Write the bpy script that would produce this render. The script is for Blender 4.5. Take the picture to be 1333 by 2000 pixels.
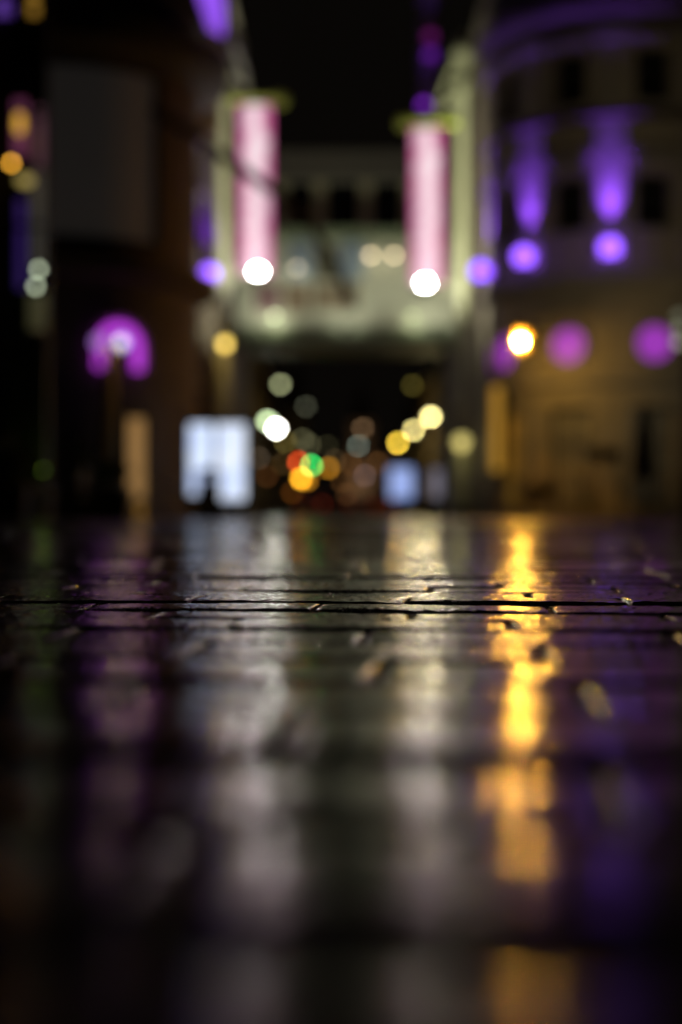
import bpy, math, random
import numpy as np
from mathutils import Vector, Matrix, noise
for o in list(bpy.data.objects): bpy.data.objects.remove(o)
SC = bpy.context.scene
R = math.radians
# ------------------------------------------------------------------ camera
CH = 0.0968                       # lens height over the wet setts
F = 2778.0                        # focal length in photo pixels
HY = 1007.0                       # horizon row of the photo
cam = bpy.data.cameras.new('camera'); co = bpy.data.objects.new('camera', cam); SC.collection.objects.link(co)
cam.sensor_fit = 'VERTICAL'; cam.sensor_height = 36; cam.sensor_width = 24; cam.lens = 50
cam.clip_start = 0.02; cam.clip_end = 3000
co.location = (0, 0, CH); co.rotation_euler = (R(90) + (HY-1000)/F, 0, 0)
cam.dof.use_dof = True; cam.dof.focus_distance = 1.60; cam.dof.aperture_fstop = 1.85; cam.dof.aperture_blades = 0
SC.camera = co
# ------------------------------------------------------------------ world: a black night sky with a trace of city glow
w = bpy.data.worlds.new('World'); SC.world = w; w.use_nodes = True
bg = w.node_tree.nodes['Background']; bg.inputs[0].default_value = (1.0, .80, .62, 1); bg.inputs[1].default_value = 0.0022
SC.view_settings.view_transform = 'Standard'; SC.view_settings.look = 'None'
SC.view_settings.exposure = 0; SC.view_settings.gamma = 1
SC.render.engine = 'CYCLES'
cy = SC.cycles
cy.use_denoising = True; cy.use_adaptive_sampling = False; cy.max_bounces = 5; cy.diffuse_bounces = 2; cy.glossy_bounces = 3
cy.caustics_reflective = False; cy.caustics_refractive = False; cy.sample_clamp_indirect = 12.0
try: cy.use_light_tree = True
except Exception: pass

rnd = random.Random(7)
def P(px, py, Y):                 # the world point seen at a photo pixel, Y metres down the street
    return Vector(((px-666.5)/F*Y, Y, CH + (HY-py)/F*Y))
def PX(px, Y): return (px-666.5)/F*Y
def PZ(py, Y): return CH + (HY-py)/F*Y

# ------------------------------------------------------------------ materials
MATS = {}
def mat(name, col, rough=.6, metal=0, var=.25, scale=3.0, bump=.0, coat=0, spec=.5):
    if name in MATS: return MATS[name]
    m = bpy.data.materials.new(name); m.use_nodes = True; nt = m.node_tree; b = nt.nodes['Principled BSDF']
    b.inputs['Roughness'].default_value = rough; b.inputs['Metallic'].default_value = metal
    b.inputs['Specular IOR Level'].default_value = spec; b.inputs['Coat Weight'].default_value = coat
    tc = nt.nodes.new('ShaderNodeTexCoord'); n = nt.nodes.new('ShaderNodeTexNoise'); n.inputs['Scale'].default_value = scale
    n.inputs['Detail'].default_value = 6; nt.links.new(tc.outputs['Object'], n.inputs['Vector'])
    mx = nt.nodes.new('ShaderNodeMix'); mx.data_type = 'RGBA'
    mx.inputs[6].default_value = (*[c*(1-var) for c in col], 1); mx.inputs[7].default_value = (*[min(1, c*(1+var)) for c in col], 1)
    nt.links.new(n.outputs[0], mx.inputs[0]); nt.links.new(mx.outputs[2], b.inputs['Base Color'])
    if bump:
        bp = nt.nodes.new('ShaderNodeBump'); bp.inputs['Strength'].default_value = bump; bp.inputs['Distance'].default_value = .02
        n2 = nt.nodes.new('ShaderNodeTexNoise'); n2.inputs['Scale'].default_value = scale*8; n2.inputs['Detail'].default_value = 5
        nt.links.new(tc.outputs['Object'], n2.inputs['Vector']); nt.links.new(n2.outputs[0], bp.inputs['Height']); nt.links.new(bp.outputs[0], b.inputs['Normal'])
    MATS[name] = m; return m
def glow(name, col, s):
    if name in MATS: return MATS[name]
    m = bpy.data.materials.new(name); m.use_nodes = True; b = m.node_tree.nodes['Principled BSDF']
    b.inputs['Base Color'].default_value = (*[min(.8, c*.5+.1) for c in col], 1)
    b.inputs['Roughness'].default_value = .4
    b.inputs['Emission Color'].default_value = (*col, 1); b.inputs['Emission Strength'].default_value = s
    MATS[name] = m; return m
stucco  = mat('stucco cream', (.42, .37, .28), .8, bump=.4, scale=1.5)
stucco2 = mat('stucco grey', (.34, .31, .28), .8, bump=.4, scale=1.2)
stone   = mat('cut stone', (.40, .37, .31), .75, bump=.5, scale=2)
brown   = mat('brown render', (.12, .098, .08), .8, bump=.4, scale=1.5)
darkw   = mat('dark painted wood', (.05, .045, .04), .5)
glassd  = mat('dark glass', (.01, .012, .014), .12, var=.1)
slate   = mat('slate roof', (.05, .05, .055), .6, bump=.5)
iron    = mat('black iron', (.03, .03, .03), .4, metal=.6)
mastm   = mat('pale green mast paint', (.52, .54, .36), .45, scale=2)
bridgem = mat('pale green bridge panel', (.50, .52, .41), .55, scale=1.0)
rubber  = mat('black rubber', (.02, .02, .02), .8)
foliage = mat('shrub leaves', (.05, .11, .025), .5, scale=20, var=.5)
planterm= mat('planter wood', (.10, .07, .045), .6)
canvas  = mat('parasol canvas', (.45, .40, .34), .85, scale=5)
seatm   = mat('woven cafe seat', (.06, .05, .045), .6, scale=30, bump=.5)

# ------------------------------------------------------------------ mesh builder
class MB:
    def __init__(s): s.v = []; s.f = []
    def add(s, v, f):
        n = len(s.v); s.v += [tuple(p) for p in v]; s.f += [tuple(i+n for i in q) for q in f]; return s
    def box(s, c, d, rz=0, ry=0, rx=0, taper=1):
        M = Matrix.Rotation(rz, 3, 'Z') @ Matrix.Rotation(ry, 3, 'Y') @ Matrix.Rotation(rx, 3, 'X'); c = Vector(c); v = []
        for z in (-.5, .5):
            t = taper if z > 0 else 1
            for x, y in ((-.5, -.5), (.5, -.5), (.5, .5), (-.5, .5)): v.append(c + M @ Vector((x*d[0]*t, y*d[1]*t, z*d[2])))
        return s.add(v, [(3,2,1,0), (4,5,6,7), (0,1,5,4), (1,2,6,5), (2,3,7,6), (3,0,4,7)])
    def bar(s, a, b, r0, r1=None, n=8):
        a = Vector(a); b = Vector(b); r1 = r0 if r1 is None else r1; d = (b-a).normalized()
        u = d.orthogonal().normalized(); w_ = d.cross(u); v = []
        for p, r in ((a, r0), (b, r1)):
            for k in range(n):
                t = 2*math.pi*k/n; v.append(p + u*math.cos(t)*r + w_*math.sin(t)*r)
        f = [(k, (k+1) % n, n+(k+1) % n, n+k) for k in range(n)] + [tuple(range(n))[::-1], tuple(range(n, 2*n))]
        return s.add(v, f)
    def tube(s, pts, r, n=8):
        for a, b in zip(pts[:-1], pts[1:]): s.bar(a, b, r, n=n)
        return s
    def lathe(s, prof, c, n=20):       # prof: (r,z) bottom to top
        c = Vector(c); v = []
        for r, z in prof:
            for k in range(n):
                t = 2*math.pi*k/n; v.append(c + Vector((r*math.cos(t), r*math.sin(t), z)))
        f = []
        for j in range(len(prof)-1):
            for k in range(n): f.append((j*n+k, j*n+(k+1) % n, (j+1)*n+(k+1) % n, (j+1)*n+k))
        f += [tuple(range(n))[::-1], tuple(range((len(prof)-1)*n, len(prof)*n))]
        return s.add(v, f)
    def ball(s, c, r, n=12, sz=1):
        return s.lathe([(r*math.cos(R(a))+1e-4, r*sz*math.sin(R(a))) for a in range(-90, 91, 20 if n <= 12 else 15)], c, n)
    def arc(s, C, a0, a1, z0, z1, r0, r1, step=4.5):   # solid curved block; angle 0 looks at the camera, + to the right
        n = max(1, int(abs(a1-a0)/step+.5)); v = []
        for i in range(n+1):
            t = R(a0+(a1-a0)*i/n)
            for r in (r0, r1):
                for z in (z0, z1): v.append((C[0]+r*math.sin(t), C[1]-r*math.cos(t), z))
        f = []
        for i in range(n):
            a = 4*i; b = a+4
            f += [(a+2, b+2, b+3, a+3), (a, a+1, b+1, b), (a+1, a+3, b+3, b+1), (a, b, b+2, a+2)]
        f += [(0, 2, 3, 1), (4*n, 4*n+1, 4*n+3, 4*n+2)]
        return s.add(v, f)
    def build(s, name, m, parent=None, smooth=False, loc=None):
        me = bpy.data.meshes.new(name); me.from_pydata(s.v, [], s.f)
        if isinstance(m, (list, tuple)):
            for q in m: me.materials.append(q)
        else: me.materials.append(m)
        me.validate(); me.update()
        if smooth: me.polygons.foreach_set('use_smooth', [True]*len(me.polygons))
        o = bpy.data.objects.new(name, me); SC.collection.objects.link(o)
        if parent is not None: put(o, parent)
        return o
def put(o, parent):                    # parent keeping world place (builders work in world metres, roots are unrotated)
    o.parent = parent; p = parent; off = Vector((0, 0, 0))
    while p is not None: off += p.location; p = p.parent
    if o.type == 'MESH': o.data.transform(Matrix.Translation(-off))
    else: o.location = Vector(o.location) - off
def thing(name, label, cat, loc, group=None):
    o = bpy.data.objects.new(name, None); SC.collection.objects.link(o); o.location = loc; o.empty_display_size = .2
    o['label'] = label; o['category'] = cat
    if group: o['group'] = group
    return o
def tag(o, label, cat, group=None):
    o['label'] = label; o['category'] = cat
    if group: o['group'] = group
    return o
def struct(o): o['kind'] = 'structure'; return o
def lamp_light(kind, loc, energy, col, parent, r=.08, target=None, cone=60, blend=.5):
    l = bpy.data.lights.new('light_source', kind); l.energy = energy; l.color = col; l.shadow_soft_size = r
    if kind == 'SPOT': l.spot_size = R(cone); l.spot_blend = blend
    o = bpy.data.objects.new('light_source', l); SC.collection.objects.link(o); o.location = loc
    if target is not None: o.rotation_euler = (Vector(target)-Vector(loc)).to_track_quat('-Z', 'Y').to_euler()
    put(o, parent); return o

# ------------------------------------------------------------------ wet stone material
def wet(name, base, r0, r1, fine, coarse, cellular=True):
    m = bpy.data.materials.new(name); m.use_nodes = True; nt = m.node_tree; b = nt.nodes['Principled BSDF']; L = nt.links.new
    tc = nt.nodes.new('ShaderNodeTexCoord')
    def N(scale, det=4, rough=.6):
        n = nt.nodes.new('ShaderNodeTexNoise'); n.inputs['Scale'].default_value = scale; n.inputs['Detail'].default_value = det
        n.inputs['Roughness'].default_value = rough; L(tc.outputs['Object'], n.inputs['Vector']); return n
    n1 = N(14); mx = nt.nodes.new('ShaderNodeMix'); mx.data_type = 'RGBA'
    mx.inputs[6].default_value = (*[c*.55 for c in base], 1); mx.inputs[7].default_value = (*[c*1.5 for c in base], 1)
    n1b = N(320, 2); ad = nt.nodes.new('ShaderNodeMath'); ad.operation = 'MULTIPLY'; L(n1.outputs[0], ad.inputs[0]); L(n1b.outputs[0], ad.inputs[1])
    mr0 = nt.nodes.new('ShaderNodeMapRange'); mr0.inputs[1].default_value = .12; mr0.inputs[2].default_value = .4
    L(ad.outputs[0], mr0.inputs[0]); L(mr0.outputs[0], mx.inputs[0]); L(mx.outputs[2], b.inputs['Base Color'])
    n2 = N(5, 4); mr = nt.nodes.new('ShaderNodeMapRange'); mr.inputs[1].default_value = .35; mr.inputs[2].default_value = .68
    mr.inputs[3].default_value = r0; mr.inputs[4].default_value = r1; L(n2.outputs[0], mr.inputs[0]); L(mr.outputs[0], b.inputs['Roughness'])
    n3 = N(750, 2, .7); n4 = N(60, 4, .6)
    b1 = nt.nodes.new('ShaderNodeBump'); b1.inputs['Strength'].default_value = 1; b1.inputs['Distance'].default_value = coarse; L(n4.outputs[0], b1.inputs['Height'])
    b2 = nt.nodes.new('ShaderNodeBump'); b2.inputs['Strength'].default_value = 1; b2.inputs['Distance'].default_value = fine; L(n3.outputs[0], b2.inputs['Height'])
    L(b1.outputs[0], b2.inputs['Normal']); L(b2.outputs[0], b.inputs['Normal'])
    b.inputs['IOR'].default_value = 1.45
    return m
settm = wet('wet granite setts', (.034, .029, .025), .09, .17, .00005, .00008)
gritm = wet('wet grit', (.06, .05, .04), .16, .30, .00008, .0002)
joint = wet('wet joint sand', (.018, .015, .012), .45, .65, .0008, .002)
# far paving: same stone as a sheet with brick courses in the bump
def far_mat():
    m = bpy.data.materials.new('wet far paving'); m.use_nodes = True; nt = m.node_tree; b = nt.nodes['Principled BSDF']; L = nt.links.new
    tc = nt.nodes.new('ShaderNodeTexCoord'); br = nt.nodes.new('ShaderNodeTexBrick')
    br.inputs['Scale'].default_value = 1; br.inputs['Brick Width'].default_value = .242; br.inputs['Row Height'].default_value = .127; br.inputs['Mortar Size'].default_value = .006
    br.inputs['Color1'].default_value = (.05, .043, .037, 1); br.inputs['Color2'].default_value = (.032, .027, .023, 1); br.inputs['Mortar'].default_value = (.012, .01, .008, 1)
    mp = nt.nodes.new('ShaderNodeMapping'); mp.inputs['Rotation'].default_value = (0, 0, R(4.8)); L(tc.outputs['Object'], mp.inputs[0]); L(mp.outputs[0], br.inputs['Vector'])
    L(br.outputs[0], b.inputs['Base Color'])
    n = nt.nodes.new('ShaderNodeTexNoise'); n.inputs['Scale'].default_value = 1.3; n.inputs['Detail'].default_value = 5; L(tc.outputs['Object'], n.inputs['Vector'])
    mr = nt.nodes.new('ShaderNodeMapRange'); mr.inputs[1].default_value = .35; mr.inputs[2].default_value = .65; mr.inputs[3].default_value = .16; mr.inputs[4].default_value = .46
    L(n.outputs[0], mr.inputs[0]); L(mr.outputs[0], b.inputs['Roughness'])
    n2 = nt.nodes.new('ShaderNodeTexNoise'); n2.inputs['Scale'].default_value = 7; n2.inputs['Detail'].default_value = 4; L(tc.outputs['Object'], n2.inputs['Vector'])
    bp = nt.nodes.new('ShaderNodeBump'); bp.inputs['Distance'].default_value = .0009; L(n2.outputs[0], bp.inputs['Height']); L(bp.outputs[0], b.inputs['Normal'])
    return m
farm = far_mat()
asph = mat('wet asphalt', (.045, .045, .045), .32, scale=6, bump=.2)

# ------------------------------------------------------------------ ground
struct(MB().add([(-600, -60, -.030), (600, -60, -.030), (600, 1500, -.030), (-600, 1500, -.030)], [(0, 1, 2, 3)]).build('ground', joint))
PEND = 17.0
ca, sa = math.cos(R(-4.8)), math.sin(R(-4.8))
PITCH, LEN, GAP = .1275, .2415, .0050
V = []; FC = []; nv = 0
rs = np.random.RandomState(5); LAT = rs.rand(512, 512)*2-1
def vnoise(x, y, cell):                # smooth value noise of the world plane
    x = x/cell+100; y = y/cell+100; xi = np.floor(x).astype(int); yi = np.floor(y).astype(int); fx = x-xi; fy = y-yi
    fx = fx*fx*(3-2*fx); fy = fy*fy*(3-2*fy); a = LAT[xi % 512, yi % 512]; b = LAT[(xi+1) % 512, yi % 512]; c = LAT[xi % 512, (yi+1) % 512]; d = LAT[(xi+1) % 512, (yi+1) % 512]
    return (a*(1-fx)+b*fx)*(1-fy)+(c*(1-fx)+d*fx)*fy
chips = []; jointpts = []
def axis(n, half, e):                  # grid line positions, denser near the edges
    if n <= 4: return np.array([-half, -half+e, half-e, half])
    inner = np.linspace(-half+e, half-e, n-4)
    return np.concatenate([[-half, -half+e*.3], inner[:1]-e*.35, inner, [half-e*.3, half]])
for j in range(-6, 150):
    rh, rt, rgap = rnd.gauss(0, .0009), rnd.gauss(0, .009), rnd.uniform(0, .0035); rd = rnd.uniform(.0005, .0015)
    v0 = .12 + j*PITCH
    shift = rnd.uniform(-.03, .03) + (j % 2)*LEN*.5
    for i in range(-110, 111):
        u0 = i*(LEN+GAP) + shift + .067
        X = ca*u0 - sa*v0; Y = sa*u0 + ca*v0
        if Y > PEND or Y < -.6: continue
        if abs(X) > .42*max(Y, 0) + .55: continue
        near = Y < 3.0; mid = Y < 6.5
        L_ = LEN*rnd.uniform(.99, 1.004); W_ = (PITCH-GAP-rgap)*rnd.uniform(.985, 1.0)
        foc = .95 < Y < 2.5
        nu, nw = (124, 64) if foc else (60, 32) if near else ((14, 9) if mid else (4, 4))
        e = .0040
        us = axis(nu, L_/2, e); vs = axis(nw, W_/2, e); nu, nw = len(us), len(vs)
        U, W = np.meshgrid(us, vs, indexing='ij')
        h0 = rh + rnd.gauss(0, .0006); tu = rnd.gauss(0, .006); tv = rt + rnd.gauss(0, .009)
        dome = rnd.uniform(.0001, .0006)
        Z = h0 + tu*U + tv*W - dome*((U/(L_/2))**2*.6 + (W/(W_/2))**2)
        Z -= rd*rnd.uniform(.7, 1.3)*(W/(W_/2))**4 + .0005*(U/(L_/2))**6
        edu = (L_/2-np.abs(U))*2.2; edv = W_/2-np.abs(W); ed = np.minimum(edu, edv)
        if near:
            sd = rnd.uniform(0, 3); gu = U+u0+sd; gv = W+v0+sd*1.7
            nz = vnoise(gu, gv, .045); nz2 = vnoise(gu, gv, .011)
            pit = vnoise(gu, gv, .0062); g3 = vnoise(gu, gv, .0035)
            ew = e*(1.0 + .9*np.maximum(0, nz*1.6)+.5*nz2)
            Z += .00035*nz + .00025*nz2 + .00032*pit + .00020*g3 - .0012*np.clip(vnoise(gu, gv, .017)-.62, 0, 1)
            edn = np.clip(1-ed/.012, 0, 1); Z -= .0010*edn*np.clip(nz2+pit*.6, 0, 1)
            # chipped corner or edge on some stones
            if Y > 1.0 and rnd.random() < .28:
                cu = rnd.choice((-1, 1))*L_/2*rnd.uniform(.5, 1); cw = rnd.choice((-1, 1))*W_/2
                rr = rnd.uniform(.008, .022); dd = np.hypot((U-cu)*.6, W-cw)/rr + .35*nz2 + .3*nz
                Z -= .0016*np.clip(1.1-dd, 0, 1)**.7*(1+.8*nz2)
                chips.append((u0+cu*.97, v0+cw*.93, rr))
        else: ew = e*1.2
        t = np.clip(1-ed/np.maximum(ew, 1e-4), 0, 1)
        Z -= .0024*t**2*np.where(edu < edv, .45, 1.0)
        yaw = rnd.gauss(0, .006); jv = rnd.gauss(0, .0012); uu = u0 + U*math.cos(yaw) - W*math.sin(yaw); ww = v0 + jv + U*math.sin(yaw) + W*math.cos(yaw)
        XX = ca*uu - sa*ww; YY = sa*uu + ca*ww
        pts = np.stack([XX, YY, Z], -1).reshape(-1, 3)
        idx = np.arange(nu*nw).reshape(nu, nw)
        q = np.stack([idx[:-1, :-1], idx[1:, :-1], idx[1:, 1:], idx[:-1, 1:]], -1).reshape(-1, 4)
        rim = np.concatenate([idx[:, 0], idx[-1, 1:], idx[-2::-1, -1], idx[0, -2:0:-1]])
        sk = pts[rim].copy(); sk[:, 2] = -.028
        k = len(rim); base = nu*nw; ar = np.arange(k); nx = (ar+1) % k
        sq = np.stack([rim[ar], base+ar, base+nx, rim[nx]], -1)
        V.append(pts); V.append(sk); FC.append(np.concatenate([q, sq])+nv); nv += base+k
        if .3 < Y < 5.5:
            jointpts.append((u0, v0, L_, W_, Y))
V = np.concatenate(V); FC = np.concatenate(FC)
me = bpy.data.meshes.new('paving'); me.vertices.add(len(V)); me.vertices.foreach_set('co', V.ravel())
me.loops.add(FC.size); me.loops.foreach_set('vertex_index', FC.ravel().astype(np.int32))
me.polygons.add(len(FC)); me.polygons.foreach_set('loop_start', np.arange(0, FC.size, 4, dtype=np.int32))
me.update(calc_edges=True); me.materials.append(settm); me.polygons.foreach_set('use_smooth', [True]*len(FC))
pav = bpy.data.objects.new('paving', me); SC.collection.objects.link(pav); struct(pav)
# joint fill, 5 mm below the stone tops
struct(MB().add([(-12, -1, -.0040), (12, -1, -.0040), (12, PEND-.3, -.0040), (-12, PEND-.3, -.0040)], [(0, 1, 2, 3)]).build('joint_sand', joint))
q = MB()
q.add([(-60, PEND-.35, -.001), (60, PEND-.35, -.001), (60, 63, -.001), (-60, 63, -.001)], [(0, 1, 2, 3)])
q.add([(-60, -1, -.0035), (-7.3, -1, -.0035), (-7.3, PEND-.35, -.0035), (-60, PEND-.35, -.0035)], [(0, 1, 2, 3)])
q.add([(7.3, -1, -.0035), (60, -1, -.0035), (60, PEND-.35, -.0035), (7.3, PEND-.35, -.0035)], [(0, 1, 2, 3)])
struct(q.build('square', farm))
struct(MB().add([(-4.2, 63, .003), (4.4, 63, .003), (4.4, 420, .003), (-4.2, 420, .003)], [(0, 1, 2, 3)]).build('road', asph))
struct(MB().box((-5.6, 243, .06), (2.8, 360, .14)).box((6.0, 243, .06), (3.2, 360, .14)).build('pavement', mat('wet pavement slab', (.09, .085, .08), .35, bump=.3)))
lm = MB()
for k in range(26): lm.box((0.1, 66+k*7, .006), (.14, 3.2, .003))
struct(lm.build('road_marking', mat('road paint', (.6, .6, .58), .5)))

# grit lying in the joints and chips: stuff
g = MB()
def pebble(x, y, z, r):
    v = []; a0 = rnd.uniform(0, 6.28)
    n = rnd.choice((5, 6)); tilt = Matrix.Rotation(rnd.gauss(0, .28), 3, 'X') @ Matrix.Rotation(rnd.gauss(0, .28), 3, 'Y')
    for lev, rr in ((-.5, .85), (.15, 1.0), (.5, .6)):
        for k in range(n):
            t = a0+6.283*k/n; q_ = r*rr*rnd.uniform(.75, 1.2)
            v.append(Vector((x, y, z)) + tilt @ Vector((q_*math.cos(t), q_*math.sin(t), r*lev*.8)))
    f = []
    for l in range(2):
        for k in range(n): f.append((l*n+k, l*n+(k+1) % n, (l+1)*n+(k+1) % n, (l+1)*n+k))
    f += [tuple(range(n))[::-1], tuple(range(2*n, 3*n))]
    g.add(v, f)
def toW(u, v_): return ca*u - sa*v_, sa*u + ca*v_
for (u0, v0, L_, W_, Y) in jointpts:
    for _ in range(10):                  # course joint
        x, y = toW(u0+rnd.uniform(-L_/2, L_/2), v0+W_/2+rnd.uniform(-.001, .008)); pebble(x, y, -.0036+rnd.uniform(0, .0012), rnd.uniform(.0008, .002))
    for _ in range(9):
        x, y = toW(u0+L_/2+rnd.uniform(-.002, .009), v0+rnd.uniform(-W_/2, W_/2)); pebble(x, y, -.0032+rnd.uniform(0, .0016), rnd.uniform(.0008, .0024))
for (cu, cv, rr) in chips:
    x0, y0 = toW(cu, cv)
    if not .3 < y0 < 4: continue
    for _ in range(int(60*rr/.02)):
        x, y = x0+rnd.gauss(0, rr*.9), y0+rnd.gauss(0, rr*.35); pebble(x, y, -.0004+rnd.uniform(-.0014, .0014), rnd.uniform(.0007, .0022))
# loose grains on the stone tops, some placed where the photograph shows a glint
for px, py in ((340, 1306), (335, 1335), (660, 1376), (1195, 1298), (1217, 1314), (390, 1232), (377, 1226), (305, 1232), (322, 1226), (710, 1206), (752, 1208), (1120, 1106), (1100, 1092),
               (640, 1088), (695, 1102), (660, 1092), (765, 1272), (740, 1252), (295, 1300), (270, 1138), (300, 1137), (1178, 1140), (1325, 1150), (130, 1480), (650, 1350)):
    y = CH*F/(py-HY)
    for _ in range(3):
        pebble(PX(px, y)+rnd.gauss(0, .003), y+rnd.gauss(0, .006), .0008, rnd.uniform(.0011, .0021)*min(1, y/1.4))
for _ in range(700):
    y = rnd.uniform(.5, 4.2); pebble(rnd.uniform(-.3, .3)*y*1.1, y, .0002, rnd.uniform(.0004, .0012))
grit = g.build('grit', gritm); grit['kind'] = 'stuff'; grit['label'] = 'wet grit and small stones lying in the paving joints'; grit['category'] = 'grit'

# ------------------------------------------------------------------ purple light
PUR = (.24, .06, 1.0); MAG = (.42, .045, .62)
purglow = glow('purple lens', (.27, .085, 1.0), 3.6)
def uplight(loc, out, label, energy, aim_z=4.0, r=.27, m=purglow, wall=None, group='purple uplights washing the facades'):
    loc = Vector(loc); out = Vector(out).normalized()
    t = thing('uplight', label, 'uplight', loc - Vector((0, 0, .25)), group)
    MB().lathe([(.10, -.25), (.15, -.18), (.2, -.05), (.21, .0)], loc, 14).build('housing', iron, t)
    MB().box(loc - Vector((0, 0, .25)) - out*.12, (.12, .12, .05)).bar(loc-Vector((0, 0, .2)), loc-Vector((0, 0, .22))-out*.25, .03).build('bracket', iron, t)
    MB().ball(loc + Vector((0, 0, .02)), r, 12).build('lens', m, t, True)
    lamp_light('SPOT', loc + Vector((0, 0, .30)) + out*.06, energy*5.5, PUR, t, .08, loc + Vector((0, 0, 3.0)) - out*.45, 42, 1.0)
    lamp_light('SPOT', loc + Vector((0, 0, .36)) + out*.30, energy*.02, PUR, t, .05, loc + Vector((0, 0, aim_z)) - out*.30, 85, .9)
    return t

# ------------------------------------------------------------------ right corner tower building
TC = Vector((8.25, 42.5, 0)); TR = 3.70
def tpt(a, r, z, C=None): C = TC if C is None else C; return Vector((C.x+r*math.sin(R(a)), C.y-r*math.cos(R(a)), z))
bt = thing('corner_building', 'cream stucco building with a round corner tower and purple uplit pilasters', 'building', (TC.x, TC.y, 0))
wl = MB(); bays = range(-5, 5)
LV = [(0, 3.15, 1.35, 'ground'), (7.55, 9.25, 1.0, 'first'), (11.05, 12.75, 1.05, 'second')]
zc = [0.0, .9, 3.05, 7.95, 9.43, 11.4, 12.9, 14.6]
for b in range(10):
    wa = 4.5+36*b; hw = {0: 9.6, 1: 7.6, 2: 7.6}
    # piers between windows
    wl.arc(TC, wa-18, wa-hw[0], 0, 3.9, TR-.6, TR); wl.arc(TC, wa+hw[0], wa+18, 0, 3.9, TR-.6, TR)
    wl.arc(TC, wa-hw[0], wa+hw[0], 3.08, 3.9, TR-.6, TR); wl.arc(TC, wa-hw[0], wa+hw[0], 0, .35, TR-.6, TR)
    wl.arc(TC, wa-18, wa+18, 3.9, 7.95, TR-.6, TR)
    wl.arc(TC, wa-18, wa-hw[1], 7.95, 9.43, TR-.6, TR); wl.arc(TC, wa+hw[1], wa+18, 7.95, 9.43, TR-.6, TR)
    wl.arc(TC, wa-18, wa+18, 9.43, 11.4, TR-.6, TR)
    wl.arc(TC, wa-18, wa-hw[2], 11.4, 12.9, TR-.6, TR); wl.arc(TC, wa+hw[2], wa+18, 11.4, 12.9, TR-.6, TR)
    wl.arc(TC, wa-18, wa+18, 12.9, 14.6, TR-.6, TR)
wl.build('wall', stucco, bt)
# straight wings behind the tower
MB().box((TC.x+9.5, TC.y+5.5, 7.0), (14, 12, 14)).box((6.95, 53, 8.9), (4.2, 14, 17.8)).build('wing_wall', stucco, bt)
MB().lathe([(TR+.15, 6.38), (TR+.32, 6.55), (TR+.32, 6.72), (TR+.12, 6.8)], (TC.x, TC.y, 0), 60).build('string_course', stone, bt)
MB().lathe([(TR+.05, 3.62), (TR+.2, 3.72), (TR+.2, 3.84), (TR+.05, 3.9)], (TC.x, TC.y, 0), 60).build('string_course', stone, bt)
MB().lathe([(TR+.03, 10.92), (TR+.26, 11.0), (TR+.26, 11.12), (TR+.03, 11.2)], (TC.x, TC.y, 0), 60).build('string_course', brown, bt)
for b in range(-3, 3): MB().arc(TC, 4.5+36*b-11.8, 4.5+36*b+11.8, 9.86, 10.08, TR+.003, TR+.26).build('string_course', stone, bt)
MB().lathe([(TR+.05, 13.55), (TR+.2, 13.7), (TR+.42, 13.95), (TR+.48, 14.2), (TR+.1, 14.25)], (TC.x, TC.y, 0), 60).build('cornice', brown, bt)
MB().lathe([(TR+.05, 14.58), (TR+.05, 15.4), (TR*.8, 16.9), (TR*.35, 18.2), (.2, 19.2)], (TC.x, TC.y, 0), 40).build('roof', slate, bt)
MB().box((TC.x+11.5, TC.y+5.5, 14.3), (14.6, 12.6, .5)).box((TC.x+11.5, TC.y+5.5, 15.5), (12, 10, 1.9), taper=.6).build('wing_roof', slate, bt)
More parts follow.
